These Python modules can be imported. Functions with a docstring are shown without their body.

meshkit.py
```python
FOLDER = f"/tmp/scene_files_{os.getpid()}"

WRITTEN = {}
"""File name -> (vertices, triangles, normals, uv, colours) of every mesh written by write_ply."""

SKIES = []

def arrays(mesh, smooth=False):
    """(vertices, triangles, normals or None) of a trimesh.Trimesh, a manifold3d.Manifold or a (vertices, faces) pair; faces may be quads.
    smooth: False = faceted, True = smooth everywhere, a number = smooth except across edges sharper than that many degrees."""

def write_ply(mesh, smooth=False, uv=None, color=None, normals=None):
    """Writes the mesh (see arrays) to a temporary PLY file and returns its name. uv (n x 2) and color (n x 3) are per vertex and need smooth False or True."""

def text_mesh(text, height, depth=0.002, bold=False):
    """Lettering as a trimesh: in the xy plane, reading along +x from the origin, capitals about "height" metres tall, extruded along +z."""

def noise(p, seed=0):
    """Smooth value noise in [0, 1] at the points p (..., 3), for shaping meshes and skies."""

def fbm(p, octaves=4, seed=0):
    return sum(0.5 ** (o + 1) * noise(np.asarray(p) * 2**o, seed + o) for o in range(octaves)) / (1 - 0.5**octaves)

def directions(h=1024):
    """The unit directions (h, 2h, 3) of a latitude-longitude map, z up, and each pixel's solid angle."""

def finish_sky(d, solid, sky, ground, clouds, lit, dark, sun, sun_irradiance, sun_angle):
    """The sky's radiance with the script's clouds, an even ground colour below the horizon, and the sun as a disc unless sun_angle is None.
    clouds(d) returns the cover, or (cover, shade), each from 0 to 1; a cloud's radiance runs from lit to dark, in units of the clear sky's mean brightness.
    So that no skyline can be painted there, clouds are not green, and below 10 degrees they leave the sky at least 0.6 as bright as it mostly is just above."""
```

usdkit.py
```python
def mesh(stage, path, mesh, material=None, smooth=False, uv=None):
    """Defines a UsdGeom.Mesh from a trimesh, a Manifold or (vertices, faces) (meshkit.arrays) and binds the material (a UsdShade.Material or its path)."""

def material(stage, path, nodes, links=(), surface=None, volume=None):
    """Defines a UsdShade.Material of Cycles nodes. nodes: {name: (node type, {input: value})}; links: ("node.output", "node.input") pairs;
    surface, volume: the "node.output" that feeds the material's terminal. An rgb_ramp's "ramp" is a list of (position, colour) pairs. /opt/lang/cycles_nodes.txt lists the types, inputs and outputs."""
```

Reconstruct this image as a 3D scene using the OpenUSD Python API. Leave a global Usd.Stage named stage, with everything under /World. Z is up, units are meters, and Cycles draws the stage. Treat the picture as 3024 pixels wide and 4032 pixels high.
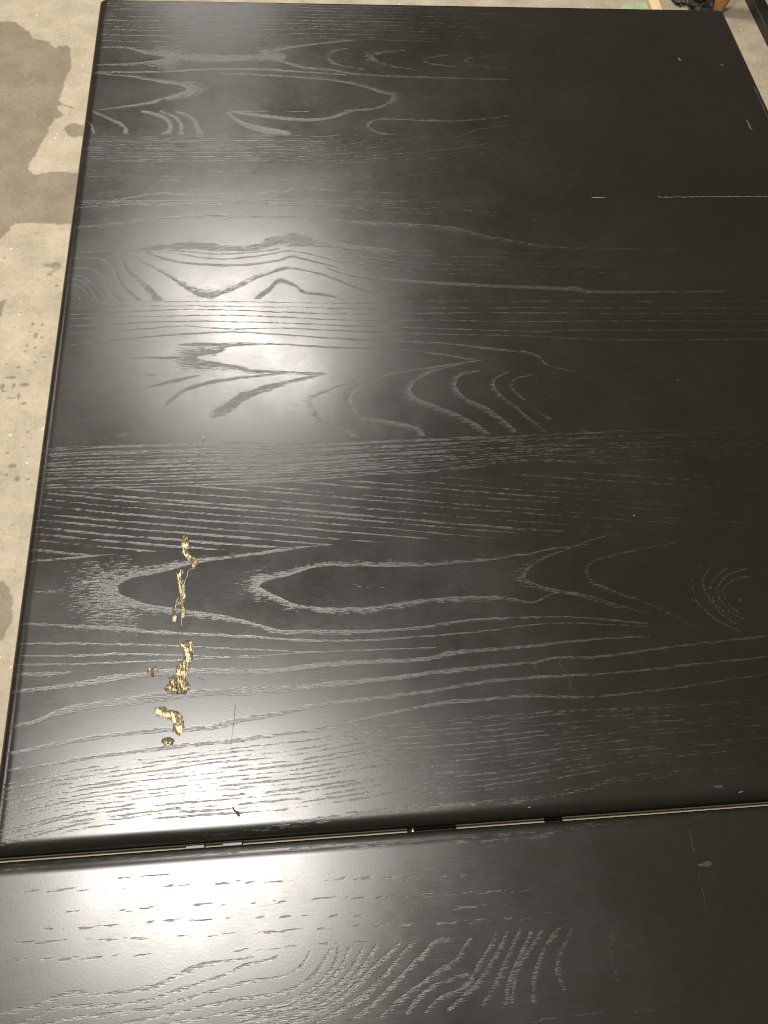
import math, numpy as np, trimesh, usdkit, meshkit
from pxr import Usd, UsdGeom, UsdLux, UsdShade, Gf, Sdf, Vt
from shapely.geometry import Polygon
from shapely import contains_xy

stage = Usd.Stage.CreateInMemory()
UsdGeom.Xform.Define(stage, '/World')
UsdGeom.Scope.Define(stage, '/World/Looks')
TOP = 0.75                                   # height of the table top above the floor

# ---------------------------------------------------------------- camera, light
cam = UsdGeom.Camera.Define(stage, '/World/camera')
RT = ((0.99447345, -0.0820944, 0.06544518), (-0.03846209, -0.86489657, -0.50047436), (0.09768945, 0.49519131, -0.8632742))
C = (0.2606065, -0.1382105, 0.77466131 + TOP)
cam.AddTransformOp().Set(Gf.Matrix4d(*RT[0], 0, *(-v for v in RT[1]), 0, *(-v for v in RT[2]), 0, *C, 1))
cam.CreateHorizontalApertureAttr(36.0); cam.CreateVerticalApertureAttr(48.0)
cam.CreateFocalLengthAttr(36.0 * 3486 / 3024); cam.CreateClippingRangeAttr(Gf.Vec2f(0.01, 100))
cam.CreateExposureAttr(0.0)

def lamp(name, loc, sx, sy, power, color, tilt=0.0):
    l = UsdLux.RectLight.Define(stage, '/World/' + name)
    l.AddTranslateOp().Set(Gf.Vec3d(*loc))
    if tilt: l.AddRotateXOp().Set(tilt)
    l.CreateWidthAttr(sx); l.CreateHeightAttr(sy); l.CreateIntensityAttr(power); l.CreateColorAttr(Gf.Vec3f(*color))
    return l
LAMPS = [('ceiling_lamp', (-0.13, 0.44, TOP + 2.5), 0.68, 0.55, 100.0), ('ceiling_lamp_001', (0.03, 2.78, TOP + 2.5), 0.70, 0.75, 58.0), ('ceiling_lamp_002', (-0.2, 6.3, TOP + 2.5), 0.70, 0.75, 28.0),
         ('ceiling_lamp_003', (-2.9, 0.9, TOP + 2.5), 0.70, 0.75, 22.0), ('ceiling_lamp_004', (-2.9, 3.2, TOP + 2.5), 0.70, 0.75, 22.0)]
for n, loc, sx, sy, p in LAMPS: lamp(n, loc, sx, sy, p, (1.0, 0.95, 0.88))
dome = UsdLux.DomeLight.Define(stage, '/World/room_light')
dm = usdkit.material(stage, '/World/Looks/room_light', {'b': ('background_shader', {'color': (1.0, 0.86, 0.62), 'strength': 0.125})}, surface='b.background')
UsdShade.MaterialBindingAPI.Apply(dome.GetPrim()).Bind(dm)

# ---------------------------------------------------------------- helpers
_count = {}
def path(name, parent='/World'):
    k = (parent, name); n = _count.get(k, 0); _count[k] = n + 1
    return f'{parent}/{name}' + (f'_{n:03d}' if n else '')
def tag(prim, label=None, cat=None, kind=None, group=None):
    p = prim.GetPrim() if hasattr(prim, 'GetPrim') else prim
    for k, v in (('label', label), ('category', cat), ('kind', kind), ('group', group)):
        if v: p.SetCustomDataByKey(k, v)
    return p
def thing(name, label, cat, group=None):
    x = UsdGeom.Xform.Define(stage, path(name)); tag(x, label, cat, None, group); return x
def obj(name, mesh, mat, parent=None, smooth=False, attrs=None):
    m = usdkit.mesh(stage, path(name, str(parent.GetPath()) if parent else '/World'), mesh, mat, smooth)
    for k, v in (attrs or {}).items():
        UsdGeom.PrimvarsAPI(m).CreatePrimvar(k, Sdf.ValueTypeNames.FloatArray, 'vertex').Set(Vt.FloatArray.FromNumpy(np.asarray(v, np.float32)))
    return m
def box(x0, x1, y0, y1, z0, z1, bev=0.0):
    if not bev:
        b = trimesh.creation.box((x1 - x0, y1 - y0, z1 - z0)); b.apply_translation(((x0 + x1) / 2, (y0 + y1) / 2, (z0 + z1) / 2)); return b
    pts = []
    for sx in (x0, x1):
        for sy in (y0, y1):
            for sz in (z0, z1):
                fx, fy, fz = (1 if sx == x0 else -1), (1 if sy == y0 else -1), (1 if sz == z0 else -1)
                pts += [(sx, sy + fy * bev, sz + fz * bev), (sx + fx * bev, sy, sz + fz * bev), (sx + fx * bev, sy + fy * bev, sz)]
    return trimesh.convex.convex_hull(np.array(pts))
def rows(text): return [l for l in text.strip().split('\n') if l]
def nums(s, k=10.0): return np.array([float(v) for v in s.split(',')]) / k
TRACES = """
0 L 1|-69,10756,439,10758,581,10711,748,10636,1019,10556,894,10495,711,10450,415,10406,-39,10379|57,66,107,134,488,185,112,75,56
0 S 0.95|957,10648,1286,10569,1638,10548,2109,10565,2606,10614,2435,10661|98,191,216,194,211,78
0 R 1|3736,11019,3339,10949,3044,10881,2677,10773,2424,10669,2600,10554,2952,10385,3307,10333,3779,10225,4618,10181,5857,10141|49,58,76,112,378,134,93,75,66,66,48
0 S 1|-70,10209,609,10220,1065,10239,1641,10298,2599,10310,2476,10300,2947,10258,3539,10202|37,41,38,46,46,46,38,31
0 L 1|-23,10187,387,10134,616,10093,961,9994,1213,9942,1334,9852,1263,9778,1064,9684,867,9592,649,9512,431,9463,215,9409,65,9372|36,54,79,114,153,317,165,119,85,69,52,43,34
0 L 1|1775,10193,2077,10187,2591,10149,3294,10073,3666,9965,3940,9829,4133,9731,4049,9583,3866,9479,3491,9421|32,42,55,74,99,115,205,93,85,69
0 R 0.8|3576,10812,3376,10728,3321,10588,3434,10452,3787,10342|36,64,125,73,47
0 R 0.8|4434,10790,4057,10702,3953,10620,4135,10465,4514,10354|38,92,303,94,48
0 R 0.8|5042,10681,4787,10616,4707,10562,4774,10496,5135,10423|37,64,149,68,39
0 R 0.7|5949,10739,5409,10628,5326,10566,5462,10469,5893,10377|38,65,179,69,39
0 S 0.3|2996,9707,3183,9720|51,37
1 S 1|98,9372,315,9235,475,9126,556,9031,571,8895|43,66,68,60,86
1 S 1|22,9233,121,9079,172,8894|20,36,52
1 S 1|756,9371,946,9310,1071,9224,1135,9103,1135,8983,1084,8898|47,78,72,77,83,132
1 S 1|998,9374,1168,9277,1249,9173,1285,9070,1279,8899|38,54,50,57,88
1 S 1|1198,9375,1322,9313,1436,9209,1478,9088,1530,8900|46,74,69,74,113
1 S 1|1918,9368,2165,9391,2574,9409,2961,9391|35,50,43,29
1 S 1|1918,9360,2345,9293,2682,9232,2976,9214,3229,9251,3464,9360,3631,9448|35,77,91,77,68,78,65
1 S 1|1877,9353,2008,9196,2163,9075,2385,8990,2629,8912|40,77,110,167,233
1 R 0.9|5729,9314,5220,9219,4748,9191,4170,9222,3891,9210,3774,9085,3918,8964,4165,8913|34,43,52,61,57,69,67,60
1 R 0.7|5699,9115,5312,9031,5064,8917|33,49,54
2 S 0.6|28,7580,548,7667,1055,7771,1679,7737,2540,7795,2751,7856,3392,7806,4255,7755|24,30,49,92,74,56,38,25
2 S 0.4|11,7776,744,7818,1364,7831,2541,7841|18,25,31,25
3 R 0.75|44,7184,575,7260,973,7330,1787,7385,2530,7370,2630,7372,3151,7302,3779,7236,4307,7201,4727,7137,5032,7015,5360,6922,5804,6807,6377,6756,7686,6724|71,100,122,94,80,80,95,131,168,176,146,132,73,36,29
3 S 1|82,6754,333,6773,703,6787,957,6826,1193,6851,1492,6856,1993,6804,2296,6837,2456,6930,2743,6938,3027,6871,3436,6808,3947,6730|22,29,36,80,117,131,132,144,183,223,112,75,52
3 S 1|3089,6460,3305,6355,3703,6271,4205,6213,4812,6155,5545,6101,5822,6082,6070,6069,6353,6014,7924,5995|28,35,43,64,64,65,79,87,57,29
3 S 1|997,6817,1395,6764,1794,6717,2194,6739,2516,6797|22,22,22,22,22
3 S 1|1197,6767,1337,6717,1596,6658,1854,6632,2093,6651,2395,6703,2635,6753,2877,6702,3077,6628,3256,6555|21,25,29,29,29,25,26,25,22,18
3 S 1|939,6784,1062,6685,1301,6599,1598,6547,1895,6529,2193,6544,2512,6603,2653,6663,2813,6618,2972,6560,3211,6472|28,40,49,50,50,43,43,40,43,36,28
3 L 1|764,6759,829,6647,972,6521,1112,6429,1253,6314,1373,6191,1511,6083,1666,6027,1858,6068,2092,6205,2270,6315,2508,6423,2626,6454,2904,6389,3159,6275,3314,6183,3547,6079,3881,6002|31,44,58,70,84,112,154,196,174,122,87,71,67,59,52,45,46,33
3 S 1|598,6747,674,6622,723,6471,825,6361,928,6239,1030,6105,1112,5978|27,31,43,68,72,81,122
3 S 1|32,6672,341,6668,481,6611,586,6487,636,6324,720,6190,823,6070,894,5983|21,28,37,37,46,54,60,93
3 S 1|28,6509,277,6505,418,6422,494,6300,532,6167,615,6061,695,5987|21,27,29,25,36,44,74
3 S 1|39,6393,231,6371,353,6276,439,6143,554,5990|17,20,22,21,37
3 S 1|44,6340,197,6319,321,6198,386,6092,441,5987|17,19,19,20,25
3 S 1|51,6255,206,6221,289,6133,390,5988|13,19,19,23
3 S 1|60,6163,188,6101,248,5991|12,17,20
3 S 1|2236,5982,2385,6133,2462,6233,2512,6270,2600,6241,2717,6167,2792,6072,2989,6046,3164,5990|66,65,60,70,67,57,60,48,27
4 S 0.95|135,5955,1227,5963,2496,5927,3375,5888,4254,5909,5508,5879,6612,5856,8521,5823|13,13,13,13,13,13,14,14
4 S 0.95|141,5891,1040,5897,2494,5854,3566,5797,4562,5797,5491,5777,6381,5753,8486,5714|15,15,16,16,16,16,16,16
4 S 0.95|151,5784,856,5824,1612,5834,2492,5776,3169,5728,4153,5719,5477,5698,6363,5665,8456,5619|18,18,18,18,18,18,18,19,19
4 S 0.95|156,5726,1048,5739,1899,5738,2491,5699,3358,5628,4340,5606,5454,5559,6338,5552,8418,5499|18,18,18,18,18,18,18,18,19
4 S 0.95|166,5614,958,5653,1615,5655,2489,5610,3159,5556,4130,5495,5428,5407,5943,5418,8373,5354|20,20,20,20,20,20,21,21,21
4 S 0.95|175,5515,963,5558,1429,5584,1900,5535,2487,5529,3059,5487,3927,5423,5416,5336,6378,5260,8331,5224|20,20,20,20,20,20,20,21,21,21
4 S 0.95|191,5344,441,5381,878,5424,1246,5459,1619,5480,1995,5483,2485,5438,3053,5369,3915,5298,4397,5248,4876,5168,5371,5072,5508,4903,5823,4801|15,20,25,27,27,27,27,27,28,33,45,51,35,20
4 R 1|4658,5005,4281,5089,3903,5169,3521,5196,2951,5236,2498,5284,2182,5288,1874,5261,1809,5193,1533,5126,1811,5044,2032,4990,2142,4946,2472,4908,2970,4865|42,36,30,27,27,27,42,137,128,313,130,113,86,58,29
4 S 1|1362,5314,1585,5313,1901,5300|24,58,34
4 S 0.8|858,5135,1167,5131,1533,5126|19,48,86
4 S 0.6|620,4925,854,4890,1141,4896|14,28,19
4 S 0.9|919,4691,1094,4742,1360,4815,1594,4871|18,46,51,23
4 S 1|1248,4477,1367,4608,1490,4696,1723,4769,1995,4819,2471,4871|41,55,59,55,47,28
4 S 0.9|1747,4327,1959,4465,2067,4563,2267,4648,2468,4723,2744,4797,2989,4855|106,148,130,98,77,51,23
4 S 1|4744,4996,4459,4962,4164,4910,3874,4870,3605,4823|34,33,33,28,19
4 R 1|3835,4859,3680,4816,3486,4739,3330,4650,3250,4560,3234,4457,3273,4342,3314,4273,3537,4210,3770,4157,3946,4084,4000,3994|28,33,49,67,116,136,104,107,92,108,132,147
4 R 1|4555,4959,4256,4871,4055,4781,3930,4666,3902,4574,3986,4478,4162,4381,4337,4284,4527,4164,4675,4025,4714,3979|28,45,79,144,192,153,127,121,119,122,131
4 R 1|4693,4834,4495,4792,4426,4699,4430,4580,4529,4461,4719,4339,4883,4174,4989,4013,5004,3968|34,59,115,116,111,111,117,118,122
4 R 0.9|5059,4823,4890,4732,4854,4614,4912,4495,5057,4328,5213,4140,5337,3979|26,49,82,76,66,65,64
4 R 0.8|5320,4767,5121,4725,5044,4608,5106,4512,5231,4345,5407,4156|28,42,56,55,44,39
4 R 0.75|3376,4778,3166,4690,2957,4592,2816,4505,2839,4402,2904,4243,3045,4171,3183,4078,3303,3987|22,33,53,119,115,108,104,153,177
4 S 0.35|53,4561,258,4599,506,4546,924,4600|68,53,36,23
4 S 0.4|7,5017,328,5004,617,4965|19,28,18
4 S 0.4|611,4085,866,4108,1210,4128|34,52,22
4 S 0.5|5520,4511,5516,4498,5509,4485,5499,4475,5487,4467,5474,4462,5461,4461,5449,4463,5438,4469,5429,4477,5423,4488,5420,4501,5421,4514,5425,4527,5432,4540,5442,4550,5454,4558,5466,4563,5480,4564,5492,4562,5503,4556,5512,4548,5518,4537,5521,4524,5520,4511|41,41,42,44,46,49,52,53,53,51,47,44,42,41,42,44,46,49,52,53,53,51,47,44,43
4 S 0.4|5698,4505,5686,4478,5662,4452,5627,4431,5584,4415,5536,4406,5486,4404,5438,4409,5394,4421,5357,4440,5331,4463,5316,4489,5315,4517,5326,4545,5349,4571,5384,4592,5427,4608,5475,4618,5526,4620,5575,4614,5619,4602,5656,4584,5682,4560,5697,4533,5698,4505|15,15,16,17,18,18,19,19,19,19,18,17,15,15,16,17,18,19,19,19,20,19,19,17,16
4 S 0.4|5915,4498,5890,4441,5843,4389,5776,4345,5695,4313,5603,4294,5509,4290,5417,4300,5334,4325,5265,4362,5216,4409,5189,4464,5186,4521,5208,4579,5253,4632,5319,4677,5401,4710,5494,4730,5590,4735,5684,4725,5769,4699,5839,4661,5888,4612,5914,4557,5915,4498|15,15,16,17,17,18,18,19,19,19,18,17,15,15,16,17,18,19,19,20,20,20,19,17,16
4 S 0.35|6156,4491,6118,4400,6044,4318,5941,4250,5816,4199,5677,4170,5533,4163,5394,4179,5268,4218,5164,4276,5089,4350,5047,4435,5043,4526,5076,4617,5145,4701,5246,4772,5372,4826,5515,4858,5664,4867,5808,4850,5938,4810,6044,4748,6119,4671,6157,4583,6156,4491|15,15,15,16,17,18,18,19,19,19,18,16,15,15,16,17,18,19,20,20,20,20,19,17,16
4 S 0.35|5740,3986,5937,4115,6173,4233,6590,4441,7335,4634|23,24,24,26,27
4 S 0.35|5612,4104,5961,4321,6214,4418,6619,4560|20,21,21,22
7 S 1|-4,2667,478,2688,950,2727,1349,2736|18,29,26,19
7 R 1|4872,2732,4266,2714,3586,2719,2999,2717,2666,2699,2419,2662,2078,2627,1755,2591,1515,2550,1279,2490,1091,2463,953,2417,881,2328,979,2246,1138,2175,1294,2134,1529,2086,1763,2035,1997,1975,2400,1839,2633,1824,3026,1796,3422,1784,3744,1802,4071,1838,4399,1849,4824,1839,5264,1812,5943,1710|28,28,32,37,41,41,45,63,81,143,179,290,777,233,141,102,74,61,57,53,49,49,45,45,42,34,26,22,17
7 S 0.55|125,2342,325,2336,615,2355,865,2334|14,35,139,155
7 R 1|5497,2588,5003,2540,4937,2506,4749,2502,4487,2464,4232,2454,3894,2436,3561,2439,3149,2464,2821,2480,2607,2429,2492,2393,2314,2360,2220,2312,2264,2252,2406,2171,2516,2106,2721,2056,2928,2033,3281,2023,3444,2041,3690,2068,4102,2086,4432,2077,4692,2037,4850,1996,5159,2083,5670,1889|17,21,29,29,34,42,54,71,80,79,82,86,123,283,133,96,86,82,83,79,71,83,80,61,37,28,25,17
7 S 0.35|2943,2307,3200,2249,3426,2219|18,39,22
7 R 0.85|6201,2791,5538,2631,5329,2560,5070,2466,4894,2370,4812,2254,4939,2171,5086,2112,5387,2038,5966,1807|17,21,29,40,76,258,85,55,34,21
7 R 0.8|6481,2577,5966,2494,5625,2422,5483,2358,5449,2256,5508,2167,5707,2055,5994,1922,6401,1652|17,17,32,56,101,87,52,35,21
7 S 0.95|6619,2284,6506,2168,6471,2066,6463,1948,6527,1827,6621,1706,6824,1580|19,19,21,22,23,23,23
7 S 0.95|6740,2305,6623,2179,6583,2061,6618,1923,6676,1785,6785,1664|19,19,22,23,23,24
7 S 0.95|6892,2262,6710,2140,6642,2040,6649,1921,6712,1800,6829,1653|20,19,20,23,24,24
7 S 0.95|7085,2244,6870,2184,6714,2037,6706,1952,6786,1780,6893,1707|21,20,19,23,24,24
7 S 0.95|7127,2163,6883,2114,6768,2000,6783,1880,6865,1775|21,20,20,23,24
7 S 1|-51,2041,465,1983,922,1929,1229,1882,1536,1845,1997,1799,2398,1747,2785,1708,3255,1689,3573,1694,3974,1706,4299,1717,5022,1760,5936,1678|23,32,41,38,32,30,28,25,22,20,19,16,14,11
7 S 1|-26,1837,631,1797,1083,1763,1417,1736,1768,1699,1998,1670,2395,1631,2609,1605,3248,1590,3832,1582|16,20,21,20,16,20,20,16,17,13
7 S 1|-12,1720,566,1687,938,1681,1390,1646,1845,1603,2227,1575|16,23,26,19,16,13
7 S 1|-2,1640,499,1607,943,1601,1392,1591,1845,1594,2394,1595,2609,1599|16,22,22,19,16,15,13
7 S 0.7|10,1544,287,1531,536,1529|38,47,25
7 S 1|30,1380,374,1395,662,1422,953,1454,1174,1472,1396,1481,1696,1473,2073,1446,2391,1439,2774,1470,3239,1475,3709,1470,3951,1512,4193,1528,4774,1546,5217,1573,5913,1582|41,50,60,64,64,64,57,57,55,61,49,46,56,46,33,27,17
7 S 1|69,1065,263,1093,399,1144,609,1196,824,1218,1113,1237,1405,1262,1849,1267,2387,1262,2918,1285,3381,1305,3694,1330,4011,1350,4746,1383,4959,1415,5411,1404,6037,1455,7089,1516|30,46,63,78,86,93,93,93,78,54,48,48,45,36,33,30,30,27
7 S 1|69,832,288,861,564,901,845,932,1200,954,1416,955,1779,957,2072,1007,2381,1041,2605,1084,2908,1112,3366,1135,3833,1175,4309,1226,4722,1237,5076,1239,5679,1242,7025,1312|30,39,42,42,45,51,54,52,46,46,43,41,41,41,35,32,29,26
7 S 1|86,696,442,719,788,757,1209,787,1565,808,1998,824,2377,852,2746,878,3048,938,3353,980,3818,1045,4285,1059,4692,1063,5182,1022,5937,1051,6972,1142|20,26,32,38,44,42,36,36,36,40,43,38,32,25,22,19
7 S 0.7|4106,879,4664,899,5305,899,5894,877,6899,905|18,25,25,19,13
8 D 0.95|1063,-232,1435,-232,1797,-235|6,6,6
8 D 0.9|1104,-247,1475,-246,1837,-250|5,5,5
8 D 0.95|283,-265,1067,-297,1798,-313,2349,-340,2962,-366,3487,-392,3933,-411|6,6,6,6,6,6,6
8 D 0.9|324,-279,1108,-311,1838,-327,2389,-354,3002,-380,3527,-406,3973,-426|5,5,5,5,5,5,5
8 D 0.95|560,-440,1104,-465,1273,-455,1602,-465,2345,-495,2817,-504,3500,-530,4194,-553|5,6,6,6,6,6,6,6
8 D 0.9|600,-454,1144,-479,1313,-469,1642,-479,2385,-509,2857,-518,3540,-544,4234,-568|5,5,5,5,5,5,5,5
8 D 0.95|508,-559,1150,-573,1474,-569,2343,-607,3079,-640,3874,-646,4178,-660|5,5,5,6,6,6,6
8 D 0.9|548,-573,1189,-587,1514,-583,2382,-621,3119,-654,3913,-661,4217,-675|5,5,5,5,5,5,5
8 D 0.95|303,-638,772,-658,1349,-683,1673,-692,2340,-709,2938,-721,3478,-744,4025,-755,4382,-770|5,5,5,5,5,5,6,6,6
8 D 0.9|342,-651,811,-671,1388,-697,1712,-706,2380,-723,2978,-735,3517,-758,4064,-769,4421,-784|5,5,5,5,5,5,5,5,5
8 D 0.95|292,-753,846,-787,1419,-802,1740,-804,2338,-829,2665,-833,3332,-849|5,5,5,5,5,5,5
8 D 0.9|331,-767,885,-800,1458,-816,1779,-818,2377,-843,2704,-847,3371,-863|5,5,5,5,5,5,5
8 D 0.95|304,-855,980,-888,1359,-884|5,5,5
8 D 0.9|343,-869,1019,-902,1397,-897|5,5,5
9 R 0.9|203,-1117,441,-1082,621,-1041,765,-1005,840,-1011,929,-1034,1116,-1040,1302,-1026,1427,-1002,1552,-955,1678,-909,1806,-890,2129,-880|28,42,43,34,32,24,31,40,58,68,59,35,14
9 R 0.9|216,-1216,428,-1174,569,-1131,712,-1098,873,-1108,1121,-1120,1369,-1101,1556,-1060,1744,-1021,1935,-976,2064,-930,2259,-906,2335,-879|33,37,37,39,35,33,34,32,29,26,23,20,15
9 R 0.9|400,-1242,637,-1198,817,-1174,1125,-1177,1372,-1163,1558,-1133,1746,-1100,2000,-1052,2333,-1031,2462,-992,2536,-932,2574,-874|28,33,33,33,33,34,31,28,26,24,22,16
9 R 0.9|887,-1282,1166,-1245,1437,-1224,1685,-1189,1936,-1161,2330,-1136,2485,-1100,2618,-1005,2709,-896,2727,-874|33,33,33,33,33,34,35,37,38,38
9 R 0.9|1256,-1313,1501,-1276,1811,-1251,2126,-1225,2329,-1213,2521,-1155,2654,-1077,2750,-980,2785,-883|33,33,33,33,34,35,36,38,39
9 R 0.9|2010,-1271,2136,-1255,2391,-1235,2559,-1170,2719,-1071,2816,-985,2872,-881|41,47,52,58,54,48,38
9 R 0.9|2035,-1322,2136,-1300,2364,-1277,2557,-1227,2755,-1129,2879,-1023,2988,-878|42,47,52,57,53,47,38
9 R 0.9|2110,-1373,2249,-1338,2452,-1297,2673,-1225,2860,-1114,2972,-1007,3081,-875|41,47,52,57,54,47,38
9 R 0.9|2260,-1396,2387,-1352,2580,-1296,2777,-1211,2967,-1088,3106,-982,3262,-877|42,47,53,58,54,46,36
9 R 0.9|2487,-1404,2615,-1355,2798,-1280,2972,-1192,3152,-1068,3268,-959,3391,-866|42,48,53,58,54,47,37
9 R 0.9|2715,-1401,2845,-1363,3004,-1286,3171,-1162,3312,-1057,3456,-950,3559,-870,3682,-864|41,47,53,58,57,53,44,35
9 R 0.9|3022,-1393,3089,-1360,3241,-1248,3379,-1179,3548,-1088,3718,-1007,3782,-928,3837,-876|42,48,53,56,56,52,46,37
9 R 0.9|3283,-1358,3342,-1291,3469,-1200,3634,-1153,3784,-1123|45,53,57,48,34
9 R 0.9|3426,-1359,3555,-1262,3719,-1218,3821,-1145,3871,-1078,3984,-943,4044,-862|43,48,53,60,55,48,38
9 R 0.9|3610,-1351,3754,-1255,3886,-1162,4014,-1018,4140,-858|43,52,60,52,38
9 R 0.9|3859,-1360,3970,-1227,4087,-1071,4229,-865|45,57,56,38
9 R 0.9|4043,-1364,4093,-1213,4181,-1079,4331,-873|47,59,56,38
9 R 0.9|4100,-1354,4144,-1196,4257,-1040,4420,-869|44,44,43,43
9 R 0.9|4265,-1367,4292,-1208,4358,-1081,4465,-943,4564,-862|54,54,52,51,51
9 R 0.8|4522,-1292,4488,-1169,4529,-1050,4620,-944,4674,-862|52,52,50,49,50
9 R 0.45|4965,-1262,4940,-1082,4962,-982,5023,-877|79,79,75,74
9 R 0.35|5511,-1436,5584,-1256,5645,-977|88,91,95
9 R 0.25|5141,-1276,5148,-1076,5228,-899|62,62,61
10 S 0.6|4053,-1539,4306,-1492,4619,-1476,4955,-1482,5305,-1495|20,27,17,11,6
"""
FAMILIES = """
0 12 3.2 0.9 0.35 0.25|-209,11883,1002,11911,2637,11944,3389,11915,6131,11917,7689,11892,10447,11917|-126,10884,807,10865,1752,10886,2614,10953,3146,10993,4080,10985,5982,10953,7485,10935,10146,10962
0 6 2.4 0.5 0.5 0.4|4487,10083,5845,10064,7321,10163,9892,10162|4428,9484,5757,9497,7174,9473,9682,9497
1 5 2.4 0.5 0.5 0.4|4771,9396,5743,9405,7158,9399,9658,9421|4720,8950,5674,8955,7065,8963,9517,8975
2 13 2.3 0.8 0.45 0.25|-65,8872,2566,8895,3233,8898,4164,9158,5257,9492,5780,9646,7894,10451|-20,8362,1137,8353,2553,8369,3203,8320,4093,8370,4888,8437,5620,8608,7573,9073
2 4 2.6 0.5 0.5 0.25|-9,8232,2549,8200,3197,8206,4078,8205,5583,8370,8903,8580|14,7975,2544,7989,3186,7981,4059,7994,5537,8072,8801,8234
2 5 2 0.35 0.5 0.25|4063,8043,5522,7974,8702,7898|3817,7710,5483,7717,8644,7701
2 12 2.4 0.6 0.5 0.4|5863,8886,7274,8821,9449,8758|5672,7717,7022,7694,9114,7699
3 8 2.4 0.45 0.5 0.4|6629,6916,8877,6950|6440,6029,8564,5961
4 13 2.4 0.45 0.5 0.4|6060,5192,8303,5134|5824,4028,7937,3976
3 7 2.8 0.75 0.4 0.25|2,7655,1163,7654,2537,7655,2957,7668,4030,7669,5474,7661,6552,7616,8987,7602|22,7432,760,7530,1682,7554,2534,7554,2949,7485,3792,7402,4644,7334,5407,7227,6029,7216,7011,7145,8839,7127
3 6 3.6 0.85 0.4 0.25|3357,6867,3850,6809,4471,6752,5648,6707,6363,6683,8773,6620|3256,6555,3816,6407,4218,6331,5571,6253,6058,6225,8618,6129
5 14 3 1 0.3 0.25|28,3981,616,4011,1301,4009,1821,4005,2450,3949,3068,3948,3970,3962,5185,3973,6389,3997,7941,3987|49,3478,823,3446,1322,3441,2438,3454,3392,3501,4101,3514,5122,3600,5910,3541,7797,3532
6 20 3.4 1 0.35 0.2|-960,4469,-182,4356,251,4293,773,4210,1645,4092,2450,3985,3686,3810,4825,3648,7541,3332|-715,2886,-1,2779,397,2719,876,2642,1676,2529,2414,2427,3546,2261,4590,2109,7074,1803
7 15 2.3 1 0.5 0.2|67,634,585,677,1001,718,1424,744,1854,775,2376,800,2669,823,3119,880,3650,908,4671,938,5607,925,6908,935|143,32,635,141,1037,172,1445,190,1860,188,2362,192,2714,209,3001,233,3365,267,3580,239,4018,227,4557,262,5478,362,6738,391
7 3 2.2 1 0.5 0.3|789,25,2149,74,2853,147,3573,173,4543,184,5466,308,6721,336|795,-40,2148,33,2850,92,3568,125,4534,128,5447,228,6695,254
8 5 1.7 0.9 0.7 0.3|127,-50,1185,-49,2355,-74,3121,-89,4496,-98,5104,-56,6599,-54|137,-126,1188,-101,2354,-127,3116,-149,4484,-166,5091,-119,6579,-119
8 4 1.6 0.6 0.8 0.3|3375,-390,4442,-416,4910,-334,6519,-310|3339,-777,4378,-795,4831,-728,6405,-678
"""
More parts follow.
